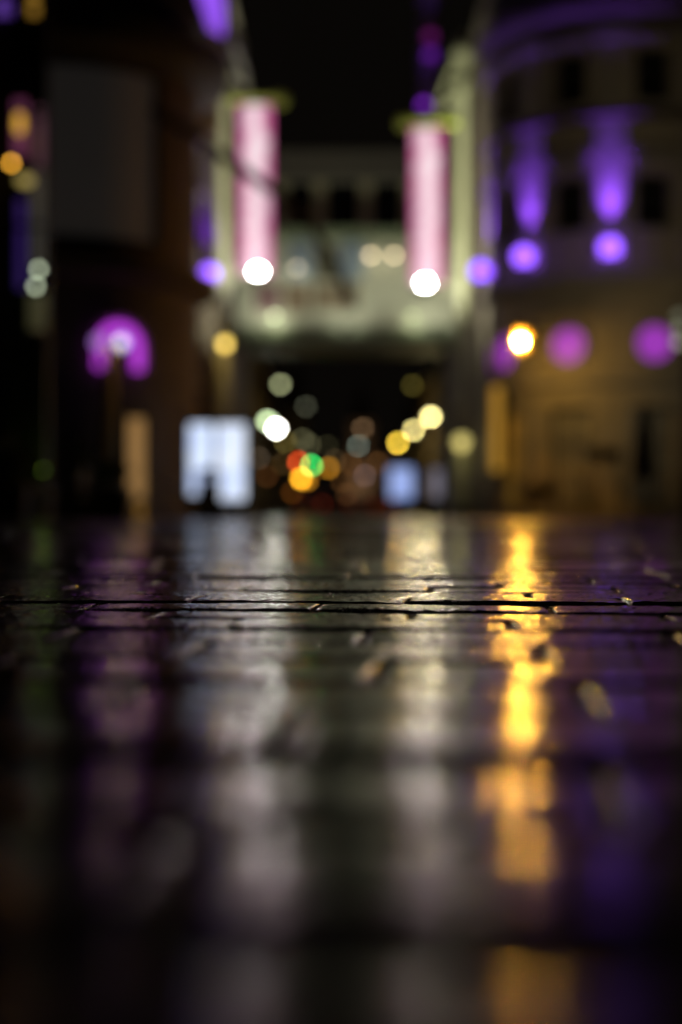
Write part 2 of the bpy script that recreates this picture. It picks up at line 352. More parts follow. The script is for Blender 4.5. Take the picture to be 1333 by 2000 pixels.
for b in range(-3, 3):
    wa = 4.5+36*b
    for (z0, z1, hw, ground) in ((.35, 3.08, 9.6, True), (7.95, 9.43, 7.6, False), (11.4, 12.9, 7.6, False)):
        lit = ground and b == -2
        m = glow('lit amber door glass', (.52, .27, .035), .22) if lit else glow('dim shop interior', (.5, .45, .3), .004) if ground else glassd
        wo = MB().arc(TC, wa-hw+.3, wa+hw-.3, z0+.03, z1-.03, TR-.30, TR-.26).build('door' if lit else 'window', m, bt)
        fm = MB(); fr = TR-.25
        fm.arc(TC, wa-hw+.05, wa-hw+.9, z0+.01, z1-.01, fr, fr+.06); fm.arc(TC, wa+hw-.9, wa+hw-.05, z0+.01, z1-.01, fr, fr+.06)
        fm.arc(TC, wa-.4, wa+.4, z0+.08, z1-.08, fr, fr+.055); fm.arc(TC, wa-hw+.9, wa+hw-.9, z1-.09, z1-.01, fr, fr+.05)
        fm.arc(TC, wa-hw+.9, wa+hw-.9, z0+(z1-z0)*.62, z0+(z1-z0)*.62+.06, fr, fr+.05); fm.arc(TC, wa-hw+.9, wa+hw-.9, z0+.01, z0+.08, fr, fr+.05)
        fm.build('frame', darkw, wo)
        if not ground:
            MB().arc(TC, wa-hw-1.2, wa+hw+1.2, z0-.16, z0-.003, TR+.003, TR+.16).build('sill', stone, wo)
            MB().arc(TC, wa-hw-1.8, wa+hw+1.8, z1+.16, z1+.34, TR+.003, TR+.24).arc(TC, wa-hw-1.1, wa-hw-.1, z0, z1+.16, TR+.003, TR+.07).arc(TC, wa+hw+.1, wa+hw+1.1, z0, z1+.16, TR+.003, TR+.07).build('surround', stone, wo)
    # round purple niche window over each ground-floor opening
    c = tpt(wa, TR+.02, 4.80); t_ = R(wa); dx, dy = math.cos(t_), math.sin(t_); ox, oy = math.sin(t_), -math.cos(t_)
    nm = MB(); n = 24; v = []
    for off in (0, .05):
        for k in range(n):
            a = 2*math.pi*k/n; v.append(c + Vector((dx*.47*math.cos(a)+ox*off, dy*.47*math.cos(a)+oy*off, .47*math.sin(a))))
    nm.add(v, [(k, (k+1) % n, n+(k+1) % n, n+k) for k in range(n)] + [tuple(range(n))[::-1], tuple(range(n, 2*n))])
    ro = nm.build('round_window', glow('magenta niche light', MAG, .70), bt)
    rg = MB(); ring = [c + Vector((dx*.55*math.cos(2*math.pi*k/24)+ox*.05, dy*.55*math.cos(2*math.pi*k/24)+oy*.05, .55*math.sin(2*math.pi*k/24))) for k in range(25)]
    rg.tube(ring, .07, 6).build('surround', stone, ro)
for b in range(-3, 4):
    pa = -13.5+36*b
    MB().arc(TC, pa-6, pa+6, 6.8, 13.44, TR+.003, TR+.14).arc(TC, pa-7, pa+7, 13.1, 13.43, TR+.145, TR+.24).arc(TC, pa-7, pa+7, 6.805, 7.0, TR+.145, TR+.24).build('pilaster', stone, bt)
wgb = MB().arc(TC, -77, -67, 1.4, 3.85, TR+.08, TR+.24).build('wall_glow_box', glow('amber wall glow', (.52, .26, .03), .75), bt)  # added glowing box stands in for amber light on the tower wall
MB().arc(TC, -77.6, -66.4, 1.28, 1.39, TR+.003, TR+.26).arc(TC, -77.6, -66.4, 3.86, 3.9, TR+.003, TR+.26).arc(TC, -77.6, -77.05, 1.385, 3.865, TR+.01, TR+.25).arc(TC, -66.95, -66.4, 1.385, 3.865, TR+.01, TR+.25).build('frame', iron, wgb)
for pa, lab, en in ((-13.5, 'purple uplight nearest the right edge, glowing at the foot of a tower pilaster', 230),
                (-49.5, 'purple uplight on the round tower directly above the bright yellow lantern', 190),
                (-85.5, 'purple uplight at the far left edge of the right-hand round tower', 190)):
    uplight(tpt(pa, TR+.42, 7.33), (math.sin(R(pa)), -math.cos(R(pa)), 0), lab, en)

# bright yellow lantern on a wall bracket of the tower
YL = (1.0, .55, .09)
lc = P(1018, 667, 37.6)
ln = thing('wall_lantern', 'blazing yellow lantern on a scroll bracket in front of the round tower', 'lantern', lc - Vector((0, 0, .4)))
wallp = tpt(-49.5, TR, lc.z+.55)
MB().tube([wallp, (wallp + Vector((lc.x, lc.y, lc.z+.7)))/2 + Vector((0, 0, .12)), (lc.x, lc.y, lc.z+.55), (lc.x, lc.y, lc.z+.36)], .03).bar(wallp-Vector((0, 0, .5)), (wallp+Vector((lc.x, lc.y, lc.z+.6)))/2, .02).box(wallp - Vector((0, 0, .2)), (.1, .1, .8)).build('bracket', iron, ln)
MB().lathe([(.20, .27), (.23, .28), (.13, .38), (.03, .44)], lc, 8).build('cap', mat('near black shade', (.012, .012, .012), .7, var=.1, spec=.1), ln)  # near black, so the close bulb does not overexpose the metal
fr = MB()
for k in range(6):
    a = R(60*k+30); fr.bar(lc+Vector((.12*math.cos(a), .12*math.sin(a), -.24)), lc+Vector((.19*math.cos(a), .19*math.sin(a), .27)), .008, n=5)
fr.lathe([(.12, -.27), (.13, -.25), (.12, -.24)], lc, 6).build('frame', MATS['near black shade'], ln)
MB().lathe([(.02, -.06), (.05, -.03), (.058, .01), (.04, .05), (.02, .06)], lc, 12).build('bulb', glow('yellow bulb', (1.0, .43, .028), 3100), ln, True)
MB().lathe([(.10, -.235), (.02, -.235)], lc, 8).build('base_glass', glow('yellow lantern glass', (1.0, .50, .04), 2.5), ln)
mir = MB()
for k in (0, 1, 2, 3, 4, 5):
    a = R(60*k); c_ = lc + Vector((.135*math.cos(a), .135*math.sin(a), .205)); mir.box(c_, (.006, .13, .06), rz=a)
    c_ = lc + Vector((.105*math.cos(a), .105*math.sin(a), -.17)); mir.box(c_, (.006, .10, .06), rz=a)
mir.build('side_glass', MATS['yellow lantern glass'], ln)
sh = Vector((math.sin(R(-45)), -math.cos(R(-45)), 0)); bs = MB(); n = 10; v = []
for z in (-.25, .27):
    for k in range(n+1):
        a = R(-45 + 180 - 88 + 176*k/n)
        for rr in (.215, .225): v.append(lc + Vector((rr*math.sin(a), -rr*math.cos(a), z)))
m_ = 2*(n+1)
bs.add(v, [(2*k, 2*k+2, m_+2*k+2, m_+2*k) for k in range(n)] + [(2*k+1, m_+2*k+1, m_+2*k+3, 2*k+3) for k in range(n)])
bs.build('added_back_shield', mat('near black shade', (.012, .012, .012), .7, var=.1, spec=.1), ln)  # added shield blocking the bulb's light from the tower wall
lamp_light('POINT', lc+Vector((0, -.02, -.34)), 95, YL, ln, .06)  # added light under the lantern, sets the glow on the wall

# ------------------------------------------------------------------ left round building with the grey blind and magenta arch
LC = Vector((-6.9, 35.6, 0)); LR = 3.30
def ang(px, C, r):
    return min(range(-80, 81), key=lambda a: abs(666.5+F*(C.x+r*math.sin(R(a)))/(C.y-r*math.cos(R(a)))-px))
bl = thing('round_building', 'dark round corner building with a magenta lit arch at street level', 'building', (LC.x, LC.y, 0))
wl = MB()
wl.arc(LC, -180, 180, 0, 6.35, LR-.5, LR); wl.arc(LC, -180, 2, 6.35, 10.5, LR-.5, LR); wl.arc(LC, 52, 180, 6.35, 10.5, LR-.5, LR); wl.arc(LC, -180, 180, 10.5, 12.3, LR-.5, LR)
wl.build('wall', brown, bl)
MB().box((LC.x-9, LC.y+4, 6), (12, 10, 12)).box((LC.x-1.2, LC.y+8, 6), (4, 12, 12)).build('wing_wall', brown, bl)
MB().lathe([(LR+.1, 5.45), (LR+.5, 5.6), (LR+.5, 5.95), (LR+.1, 6.1)], (LC.x, LC.y, 0), 48).build('string_course', brown, bl)
MB().lathe([(LR+.1, 10.55), (LR+.75, 10.9), (LR+.85, 11.35), (LR+.2, 11.6)], (LC.x, LC.y, 0), 48).build('cornice', slate, bl)
MB().lathe([(LR+.3, 12.3), (LR*.85, 14.6), (LR*.4, 16.2), (.1, 17)], (LC.x, LC.y, 0), 40).build('roof', slate, bl)
MB().box((LC.x-9, LC.y+4, 12.25), (12.5, 10.5, .5)).build('wing_roof', slate, bl)
wo = MB().arc(LC, 2.1, 51.9, 6.36, 10.49, LR-.16, LR-.12).build('window', glow('grey blind added glow', (.62, .56, .52), .012), bl)  # faint glow replaces light falling on the grey blind
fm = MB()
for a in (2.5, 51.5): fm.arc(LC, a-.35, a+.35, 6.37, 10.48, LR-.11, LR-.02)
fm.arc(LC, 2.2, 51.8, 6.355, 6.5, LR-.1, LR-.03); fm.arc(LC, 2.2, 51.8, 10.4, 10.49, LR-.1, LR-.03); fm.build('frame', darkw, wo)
def arch_pts(c, dx, dy, r, leg, n=18):
    pts = [c+Vector((-dx*r, -dy*r, -leg))]
    for k in range(n+1):
        a = math.pi*(1-k/n); pts.append(c+Vector((dx*r*math.cos(a), dy*r*math.cos(a), r*math.sin(a))))
    return pts + [c+Vector((dx*r, dy*r, -leg))]
for (px, rr, Yc, nm_, s) in ((229, .46, 32.3, 'arch', 1.0), (58, .16, 32.6, 'arch', .35)):
    a = ang(px, LC, LR); c = tpt(a, LR+.09, PZ(674, Yc), LC)
    dx, dy = math.cos(R(a)), math.sin(R(a))
    ao = MB().tube(arch_pts(c, dx, dy, rr, .50), .095*s+.02, 8).build('arch_light', glow('magenta arch %.2f' % s, (.46, .045, .66), 1.3*s), bl)
    MB().tube(arch_pts(c, dx, dy, rr+.23, .50), .06, 6).build('arch_surround', stone, ao)
MB().arc(LC, 26, 33, 0.05, 2.55, LR+.003, LR+.06).build('door', darkw, bl)
do = MB().arc(LC, 35.6, 43.0, .35, 2.35, LR+.065, LR+.10).build('door_light', glow('warm doorway glass', (.50, .27, .085), .55), bl)
MB().arc(LC, 35.0, 35.5, .3, 2.4, LR+.003, LR+.14).arc(LC, 43.1, 43.6, .3, 2.4, LR+.003, LR+.14).arc(LC, 35.0, 43.6, 2.402, 2.5, LR+.06, LR+.14).build('frame', darkw, do)

# twin-globe lamp post in front of the arch
def globe_post(Y, pxpost, globes, label, postm, names='street_lamp', ztop=None, group=None, r=.15, foot=0, cat='street lamp', pr=.055):
    x = PX(pxpost, Y); zt = max(PZ(g_[1], Y) for g_ in globes) if ztop is None else ztop
    t = thing(names, label, cat, (x, Y, foot), group)
    MB().lathe([(.20, foot), (.20, .12+foot), (.13, .3+foot), (.11, .9+foot), (pr*1.2, 1.1+foot), (pr, zt-.4), (pr, zt-.2), (.02, zt-.05)], (x, Y, 0), 12).build('post', postm, t, False)
    for gx, gy, m, en, col in globes:
        c = P(gx, gy, Y)
        MB().tube([(x, Y, zt-.55), ((x+c.x)/2, Y, zt-.62), (c.x, Y, c.z-r-.12), (c.x, Y, c.z-r*.6)], .025).build('arm', iron, t)
        MB().ball(c, r, 14).build('globe', m, t, True)
        if en: lamp_light('POINT', c+Vector((0, -r-.08, -.02)), en, col, t, .05)
    return t
lav = glow('lavender globe', (.45, .48, 1.0), 1.3); lavd = glow('dim lavender globe', (.5, .22, .8), .8)
yellowpost = mat('ochre post paint', (.45, .33, .10), .5)
globe_post(30.6, 216, [(238, 669, lav, 4, (1, .7, .2)), (193, 668, lavd, 0, None)], 'ochre lamp post with two globes in front of the magenta arch', yellowpost, pr=.12)

# ------------------------------------------------------------------ left: tall house behind, purple uplights
def windows_on(parent, axis_, at, rng, zs, w_, h_, out, m=glassd, lit=None):
    k = 0
    for u in rng:
        for z in zs:
            mm = m
            if lit and (k % lit[1] == lit[2]): mm = lit[0]
            k += 1
            if axis_ == 'y':                       # wall facing -Y at y=at
                wo = MB().box((u, at-.03, z), (w_, .05, h_)).build('window', mm, parent)
                MB().box((u, at-.05, z+h_/2+.06), (w_+.2, .1, .12)).box((u, at-.08, z-h_/2-.06), (w_+.24, .16, .1)).box((u, at-.06, z), (.05, .04, h_-.02)).box((u-w_/2-.04, at-.04, z), (.08, .08, h_)).box((u+w_/2+.04, at-.04, z), (.08, .08, h_)).build('frame', stone, wo)
            else:
                wo = MB().box((at+out*.03, u, z), (.05, w_, h_)).build('window', mm, parent)
                MB().box((at+out*.05, u, z+h_/2+.06), (.1, w_+.2, .12)).box((at+out*.08, u, z-h_/2-.06), (.16, w_+.24, .1)).box((at+out*.06, u, z), (.04, .05, h_-.02)).box((at+out*.04, u-w_/2-.04, z), (.08, .08, h_)).box((at+out*.04, u+w_/2+.04, z), (.08, .08, h_)).build('frame', stone, wo)
def house(x0, x1, y0, y1, h, wm, label, zs, side, fwin=True, lit=None, slope=1.6, step=3.2):
    t = thing('town_house', label, 'building', ((x0+x1)/2, (y0+y1)/2, 0))
    MB().box(((x0+x1)/2, (y0+y1)/2, h/2), (x1-x0, y1-y0, h)).build('wall', wm, t)
    MB().box(((x0+x1)/2, (y0+y1)/2, h+.15), (x1-x0+.7, y1-y0+.7, .3)).build('cornice', stone, t)
    MB().box(((x0+x1)/2, (y0+y1)/2, h+.3+slope/2), (x1-x0, y1-y0, slope), taper=.55).build('roof', slate, t)
    sx = x1 if side > 0 else x0
    if fwin:
        n = max(1, int((x1-x0)/2.6)); windows_on(t, 'y', y0, [x0+(x1-x0)*(i+.5)/n for i in range(n)], zs, 1.0, 1.7, -1, lit=lit)
    n = max(1, int((y1-y0)/step)); windows_on(t, 'x', sx, [y0+(y1-y0)*(i+.5)/n for i in range(n)], zs, 1.1, 1.7, side, lit=lit)
    return t
house(PX(300, 46), PX(422, 46), 46, 54, 17.6, brown, 'tall brown house behind the left round building, purple lit near its roof', [2, 5.2, 9.6, 13], 1)
uplight((PX(426, 45.8)-.25, 45.7, PZ(536, 45.7)), (0, -1, 0), 'purple uplight left of the left banner, low on the tall brown house', 130)
MB_ = MB()
def pil(px, Y, z0, z1, w_, label):
    x = PX(px, Y)
    o = tag(MB().box((x, Y+.02, (z0+z1)/2), (w_, .28, z1-z0)).box((x, Y, z1-.1), (w_+.2, .45, .24)).box((x, Y, z0+.12), (w_+.2, .42, .24)).build('pilaster', stone), label, 'pilaster'); return o
# attic turret with strong purple light, top left of the sky gap
tt = thing('roof_turret', 'purple lit turret wall above the left round building at the top edge', 'turret', (PX(395, 44), 44.6, 12))
MB().lathe([(.55, 12), (.55, 16.6), (.75, 16.8), (.75, 17.0), (.5, 17.1)], (PX(394, 44), 44.7, 0), 16).build('wall', stucco, tt)
MB().lathe([(.7, 17.1), (.4, 18.2), (.05, 19.2)], (PX(394, 44), 44.7, 0), 16).build('roof', slate, tt)
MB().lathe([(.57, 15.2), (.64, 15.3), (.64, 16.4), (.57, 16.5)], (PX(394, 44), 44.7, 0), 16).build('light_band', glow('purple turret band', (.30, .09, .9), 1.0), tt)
tag(tt, 'purple lit turret above the left round building at the top edge', 'turret')

# ------------------------------------------------------------------ far left: glass fronted building, its reflections made as glowing strips and added lamps
gb = thing('glass_building', 'dark glass-fronted building at the far left edge with reflections made as glowing strips', 'building', (-5.9, 24, 0))
GY = 24.0
MB().box((-7.25, GY+.8, 6), (4.0, 1.0, 13)).build('wall', darkw, gb)
def strip(px0, px1, py0, py1, m, nm='glow_strip'):  # glowing strips stand in for reflections in the glass; top two are windows
    a = P(px0, py0, GY); b = P(px1, py1, GY)
    return MB().box(((a.x+b.x)/2, GY+.15, (a.z+b.z)/2), (b.x-a.x, .05, a.z-b.z)).build(nm, m, gb)
MB().box((PX(46, GY), GY+.3, 6.4), (.70, .2, 6.2)).build('glass_wall', glassd, gb)
strip(24, 48, 190, 300, glow('rose strip', (.30, .07, .18), .38))
strip(66, 82, 205, 320, glow('dim rose strip', (.16, .07, .10), .42))
strip(58, 82, 330, 520, glow('grey strip', (.11, .10, .085), .3))
strip(30, 46, 385, 560, glow('violet strip', (.05, .02, .19), .4))
strip(50, 86, 570, 640, glow('olive strip', (.06, .055, .025), .6))
strip(-10, 18, -10, 22, glow('violet top window', (.13, .05, .38), .9))
strip(48, 70, -30, 22, glow('ochre top window', (.42, .22, .03), .75))
MB().box((PX(46, GY), GY+.3, 1.62), (.70, .2, 3.24)).build('plinth', darkw, gb)
fm = MB()
for px in (12, 52, 90): fm.box((PX(px, GY), GY+.12, 4.6), (.035, .1, 9.7))
for z in (1.2, 3.1, 5.0, 6.9, 8.8): fm.box((PX(50, GY), GY+.11, z), (.70, .09, .06))
fm.build('frame', darkw, gb)
def reflection_light(px, py, Y, r, m, label, sz=1.0, drop=.5, cat='reflection stand-in', group='reflection stand-ins by the glass front'):  # added lamps standing in for reflections in the glass front
    c = P(px, py, Y); t = thing('reflection_lamp', label, cat, c, group)
    MB().ball(c, r, 14, sz).build('bulb', m, t, True)
    MB().bar(c+Vector((0, 0, r*sz*.8)), c+Vector((0, 0, r*sz+drop)), .008).build('cord', iron, t)
    MB().lathe([(r*.5, r*sz*.85), (r*.35, r*sz+.05), (.02, r*sz+.08)], c, 10).build('cap', iron, t)
reflection_light(38, 240, 23.6, .07, glow('amber reflection glow', (.80, .42, .05), 1.2), 'tall amber reflection made as a lamp, highest on the left glass front', 2.6)
reflection_light(22, 318, 23.6, .045, glow('orange reflection glow', (1.0, .46, .04), 8), 'small orange reflection made as a lamp at the extreme left of the glass front')
reflection_light(49, 352, 23.6, .13, glow('straw reflection glow', (.60, .46, .13), .75), 'wide dim straw-coloured reflection made as a lamp on the left glass front', .6)
reflection_light(76, 526, 23.6, .045, glow('pale green reflection glow', (.62, .72, .50), 5), 'upper one of two pale green reflections made as lamps beside the glass front')
reflection_light(70, 559, 23.6, .045, MATS['pale green reflection glow'], 'lower one of two pale green reflections made as lamps beside the glass front', drop=.12)

# ------------------------------------------------------------------ banner masts
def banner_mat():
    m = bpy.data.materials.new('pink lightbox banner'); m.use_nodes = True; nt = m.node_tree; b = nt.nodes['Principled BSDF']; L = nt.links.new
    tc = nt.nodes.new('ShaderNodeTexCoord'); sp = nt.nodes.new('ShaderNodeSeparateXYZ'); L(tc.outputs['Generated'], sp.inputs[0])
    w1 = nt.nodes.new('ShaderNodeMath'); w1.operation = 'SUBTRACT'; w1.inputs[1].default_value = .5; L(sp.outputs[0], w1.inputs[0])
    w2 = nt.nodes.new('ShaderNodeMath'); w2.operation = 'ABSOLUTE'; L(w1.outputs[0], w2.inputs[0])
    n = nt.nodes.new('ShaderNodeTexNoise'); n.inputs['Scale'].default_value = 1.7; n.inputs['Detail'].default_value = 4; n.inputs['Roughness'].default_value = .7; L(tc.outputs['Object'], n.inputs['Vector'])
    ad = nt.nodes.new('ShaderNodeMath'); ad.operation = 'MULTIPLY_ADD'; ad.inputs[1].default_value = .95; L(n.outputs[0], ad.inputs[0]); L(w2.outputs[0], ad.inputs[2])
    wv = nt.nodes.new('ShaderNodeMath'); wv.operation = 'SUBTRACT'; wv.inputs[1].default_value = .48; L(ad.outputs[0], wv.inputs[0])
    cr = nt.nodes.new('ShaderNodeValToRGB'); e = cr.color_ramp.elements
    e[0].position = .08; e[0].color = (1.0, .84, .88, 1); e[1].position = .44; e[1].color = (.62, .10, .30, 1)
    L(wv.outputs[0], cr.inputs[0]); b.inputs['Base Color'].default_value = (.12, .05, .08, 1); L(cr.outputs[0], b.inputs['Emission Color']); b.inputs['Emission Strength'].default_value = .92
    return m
banm = banner_mat()
flood = glow('white flood lens', (1.0, .97, .93), 130)
def mast(px, Y, arm_to, ytop, bx0, bx1, by0, by1, fx, fy, side, label, blabel, flabel, top):
    x = PX(px, Y); t = thing('banner_mast', label, 'mast', (x, Y, 0), 'banner masts beside the gateway')
    zt = PZ(top, Y)
    MB().lathe([(.42, 0), (.42, .5), (.30, .7), (.27, 2.0), (.22, 2.2), (.20, 8), (.19, 8.4), (.17, zt-2.2), (.30, zt-1.9), (.20, zt-1.6), (.34, zt-.9), (.36, zt-.5), (.18, zt-.2), (.05, zt)], (x, Y, 0), 18).build('pole', mastm, t, True)
    za = PZ(ytop, Y); xe = PX(arm_to, Y); zb = PZ(by1+4, Y)
    MB().bar((x, Y, za), (xe, Y, za), .15).ball((xe, Y, za), .26).build('arm', mat('lime arm paint', (.42, .50, .07), .5), t)
    MB().bar((x, Y, zb), (PX((bx0+bx1)/2 + (bx1-bx0)*.6*side, Y), Y, zb), .05).build('arm', mastm, t)
    sc_ = MB(); xm = x+(xe-x)*.42
    sc_.tube([(xm, Y, za+.05), (xm-(xe-x)*.05, Y, za+.9), (x+(xe-x)*.22, Y, za+1.7), (x+(xe-x)*.08, Y, za+2.1)], .10)
    sc_.tube([(x, Y, za+.5), (x+(xe-x)*.18, Y, za+.8), (xm, Y, za+.35)], .08)
    sc_.build('scroll', mastm, t)
    gf = thing('ground_floodlight', 'added low black floodlight on the paving aimed up the %s mast' % ('left' if side > 0 else 'right'), 'floodlight', (x+side*.3, Y-3.2, 0), 'added ground floodlights of the masts')  # ground floodlight added to brighten the mast evenly
    MB().box((x+side*.3, Y-3.2, .2), (.36, .22, .2), rx=.9).build('housing', iron, gf); MB().box((x+side*.3, Y-3.2, .04), (.3, .3, .08)).bar((x+side*.3-.2, Y-3.2, .08), (x+side*.3-.2, Y-3.2, .24), .015).bar((x+side*.3+.2, Y-3.2, .08), (x+side*.3+.2, Y-3.2, .24), .015).build('bracket', iron, gf)
    lamp_light('SPOT', (x+side*.3, Y-3.25, .36), 9500 if side > 0 else 17000, (1.0, .98, .68), gf, .08, (x, Y, PZ(350, Y)), 20, .9)
    b = thing('banner', blabel, 'banner', (PX((bx0+bx1)/2, Y), Y, PZ(by1, Y)), 'pink banners on the masts')
    c0 = P(bx0, by0, Y); c1 = P(bx1, by1, Y)
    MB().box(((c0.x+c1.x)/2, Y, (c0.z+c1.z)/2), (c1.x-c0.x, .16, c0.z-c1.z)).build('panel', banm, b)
    MB().box(((c0.x+c1.x)/2, Y, c0.z+.04), (c1.x-c0.x+.08, .2, .07)).box(((c0.x+c1.x)/2, Y, c1.z-.04), (c1.x-c0.x+.08, .2, .07)).build('frame', iron, b)
    fc = P(fx, fy, Y-.9)
    f = thing('floodlight', flabel, 'floodlight', fc, 'white floodlights under the banners')
    MB().lathe([(.1, -.32), (.2, -.22), (.24, -.12), (.25, -.1)], fc, 14).build('housing', iron, f)
    MB().tube([fc-Vector((0, 0, .25)), fc+Vector((0, .6, -.3)), (fc.x, Y, zb)], .025).build('bracket', iron, f)
    MB().ball(fc, .15, 14, .85).build('lens', flood, f, True)
    cx = (c0.x+c1.x)/2
    lamp_light('SPOT', fc+Vector((0, .05, .2)), 40, (.95, 1.0, .72), f, .1, (x, Y, c0.z), 70, .6)
    lamp_light('POINT', fc+Vector((-.12*side, .45, .1)), 4, (.95, 1.0, .70), f, .1)
mast(436, 47, 548, 193, 468, 530, 205, 536, 504, 531, 1, 'pale green mast left of the street with a ball-ended arm',
     'pink and white banner on the left mast, higher of the two', 'white floodlight below the left pink banner', 84)
mast(903, 49.5, 788, 238, 805, 865, 250, 555, 831, 554, -1, 'pale green mast right of the street, beside the purple tower',
     'pink and white banner on the right mast, lower of the two', 'white floodlight below the right pink banner', 62)

# dark cable swag passing in front of the left banner
cb = [P(300, 215, 28), P(380, 262, 29), P(455, 318, 30), P(540, 378, 31), P(600, 430, 32), P(650, 505, 33), P(690, 600, 33.6)]
tag(MB().tube(cb, .105, 8).build('cable', rubber), 'dark thick cable sagging diagonally in front of the left banner', 'cable')

# ------------------------------------------------------------------ covered bridge closing the street
BY = 60.0
br = thing('footbridge', 'pale green covered footbridge spanning the street between the masts', 'bridge', (PX(680, BY), BY, PZ(672, BY)))
xl, xr = PX(455, BY), PX(905, BY)
zb0, zb1 = PZ(662, BY), PZ(448, BY)
zc_ = (zb0+zb1)/2; cx = (xl+xr)/2
MB().box((cx, BY+2, zc_), (xr-xl, 4, zb1-zb0)).build('wall', bridgem, br)
MB().box((cx, BY+1.9, zb0-.15), (xr-xl-.02, 3.9, .3)).box((cx, BY-.12, zb0+.25), (xr-xl, .24, .5)).box((cx, BY-.12, zb1-.2), (xr-xl, .24, .4)).build('beam', mat('green beam paint', (.26, .33, .20), .5), br)
# painted sign panels along the front
def bpanel(x0, x1, y0, y1, m, d=.06):
    a = P(x0, y0, BY); b = P(x1, y1, BY); MB().box(((a.x+b.x)/2, BY-d/2-.003, (a.z+b.z)/2), (b.x-a.x, d, a.z-b.z)).build('painted_panel', m, br)
bpanel(565, 612, 470, 545, mat('blue grey panel', (.30, .38, .46), .5)); bpanel(665, 712, 470, 545, mat('slate blue panel', (.26, .34, .42), .5))
bpanel(500, 548, 556, 610, mat('plum panel', (.22, .13, .14), .5)); bpanel(556, 604, 556, 610, mat('rust panel', (.20, .15, .10), .5)); bpanel(612, 700, 556, 606, mat('brown panel', (.22, .18, .12), .5))
bpanel(616, 658, 486, 545, mat('dark olive panel', (.12, .12, .08), .5)); bpanel(560, 604, 450, 466, mat('moss panel', (.2, .24, .12), .5))
# window band above, with pale posts
z2 = PZ(348, BY); z3 = PZ(305, BY)
MB().box((cx, BY+2.3, (zb1+z2)/2), (xr-xl-.4, 3.0, z2-zb1)).build('window_band', glassd, br)
for px in (470, 548, 625, 716, 800, 880):
    MB().box((PX(px, BY), BY+.62, (zb1+z2)/2), (.55, .25, z2-zb1)).build('post', mat('bridge post paint', (.42, .40, .25), .6), br)
MB().box((cx, BY+1.9, (z2+z3)/2), (xr-xl, 3.6, z3-z2)).box((cx, BY+1.9, z3+.12), (xr-xl+.3, 4.0, .24)).build('roof_fascia', mat('bridge fascia', (.17, .165, .13), .6), br)
for px in (462, 898):
    MB().box((PX(px, BY), BY+1.5, zb0/2-.1), (.8, 2.4, zb0-.25)).build('pier', stone, br)
def wall_lamp(px, py, m, en, col, label, Y=BY-.45, r=.10, spot=None, grp='small lamps along the footbridge'):
    c = P(px, py, Y); t = thing('wall_lamp', label, 'wall lamp', c, grp)
    MB().ball(c, r, 12).build('globe', m, t, True)
    MB().box(c+Vector((0, BY-Y-.04, .0)), (.16, .06, .3)).bar(c+Vector((0, r*.6, 0)), (c.x, BY-.02, c.z), .03).lathe([(r*1.05, r*.5), (r*.6, r*1.1), (.02, r*1.3)], c, 10).build('bracket', iron, t)
    if en: lamp_light('POINT', c+Vector((0, -.05, -r-.12)), en, col, t, .08)
tan = glow('tan globe', (1.0, .78, .48), 7); tand = glow('dim tan globe', (.95, .78, .55), 3.2); grn = glow('pale green globe', (.85, 1.0, .60), 4.0)
WL = (1.0, .95, .68)
wall_lamp(580, 523, tand, 3, WL, 'dim tan lamp on the footbridge just right of the left floodlight')
wall_lamp(725, 498, tan, 3, WL, 'left one of the touching pair of tan lamps on the footbridge')
wall_lamp(770, 498, tan, 3, WL, 'right one of the touching pair of tan lamps on the footbridge')
wall_lamp(537, 617, grn, 8, WL, 'pale green lamp low on the footbridge under the left banner')
wall_lamp(806, 617, glow('dim green globe', (.8, 1.0, .5), 1.6), 8, WL, 'faint green lamp low on the footbridge under the right banner')
# floodlight heads standing on brackets in front of the bridge wash its panels
for px, lab in ((520, 'black floodlight reaching out in front of the left part of the footbridge'), (680, 'black floodlight reaching out in front of the middle of the footbridge'), (850, 'black floodlight reaching out in front of the right part of the footbridge')):
    c = P(px, 640, BY-2.2); t = thing('bridge_floodlight', lab, 'floodlight', c, 'black wash floodlights of the footbridge')
    MB().box(c, (.35, .2, .14)).build('housing', iron, t)
    MB().bar(c+Vector((0, .08, -.05)), (c.x, BY-.26, c.z-.15), .03).build('arm', iron, t)
    lamp_light('SPOT', c+Vector((0, .02, .12)), 190, (1.0, .98, .76), t, .1, (c.x, BY, c.z+2.6), 120, .8)

# ------------------------------------------------------------------ houses beyond / beside the street
house(PX(888, 64.6), PX(990, 64.6), 64.6, 74, 19.5, brown, 'tall dark house right of the street rising behind the footbridge end', [2.2, 6, 9.6, 13.2], -1)
rt = thing('roof_turret', 'slim dark turret standing on the right end of the footbridge roof', 'turret', (PX(838, 62), 62, PZ(298, 62)))
x_ = PX(838, 62.5)
MB().lathe([(.5, 15.9), (.5, 22.6), (.68, 22.8), (.68, 23.0), (.5, 23.1)], (x_, 62.5, 0), 14).build('wall', stucco2, rt)
MB().lathe([(.62, 23.1), (.3, 24.4), (.03, 25.4)], (x_, 62.5, 0), 14).build('roof', slate, rt)
uplight((PX(829, 61.6), 61.6, PZ(206, 61.6)), (0, -1, 0), 'small purple uplight high above the right banner', 6, r=.22, m=glow('deep purple lens', (.20, .02, .52), 1.9))
uplight((PX(842, 61.6), 61.6, PZ(108, 61.6)), (0, -1, 0), 'faint violet uplight near the top of the slim turret', 4, r=.26, m=glow('faint violet lens', (.10, .01, .26), 1.3))
uplight((PX(841, 61.6), 61.6, PZ(72, 61.6)), (0, -1, 0), 'faint magenta uplight, topmost on the slim turret', 3, r=.24, m=glow('faint magenta lens', (.16, .01, .14), .9))
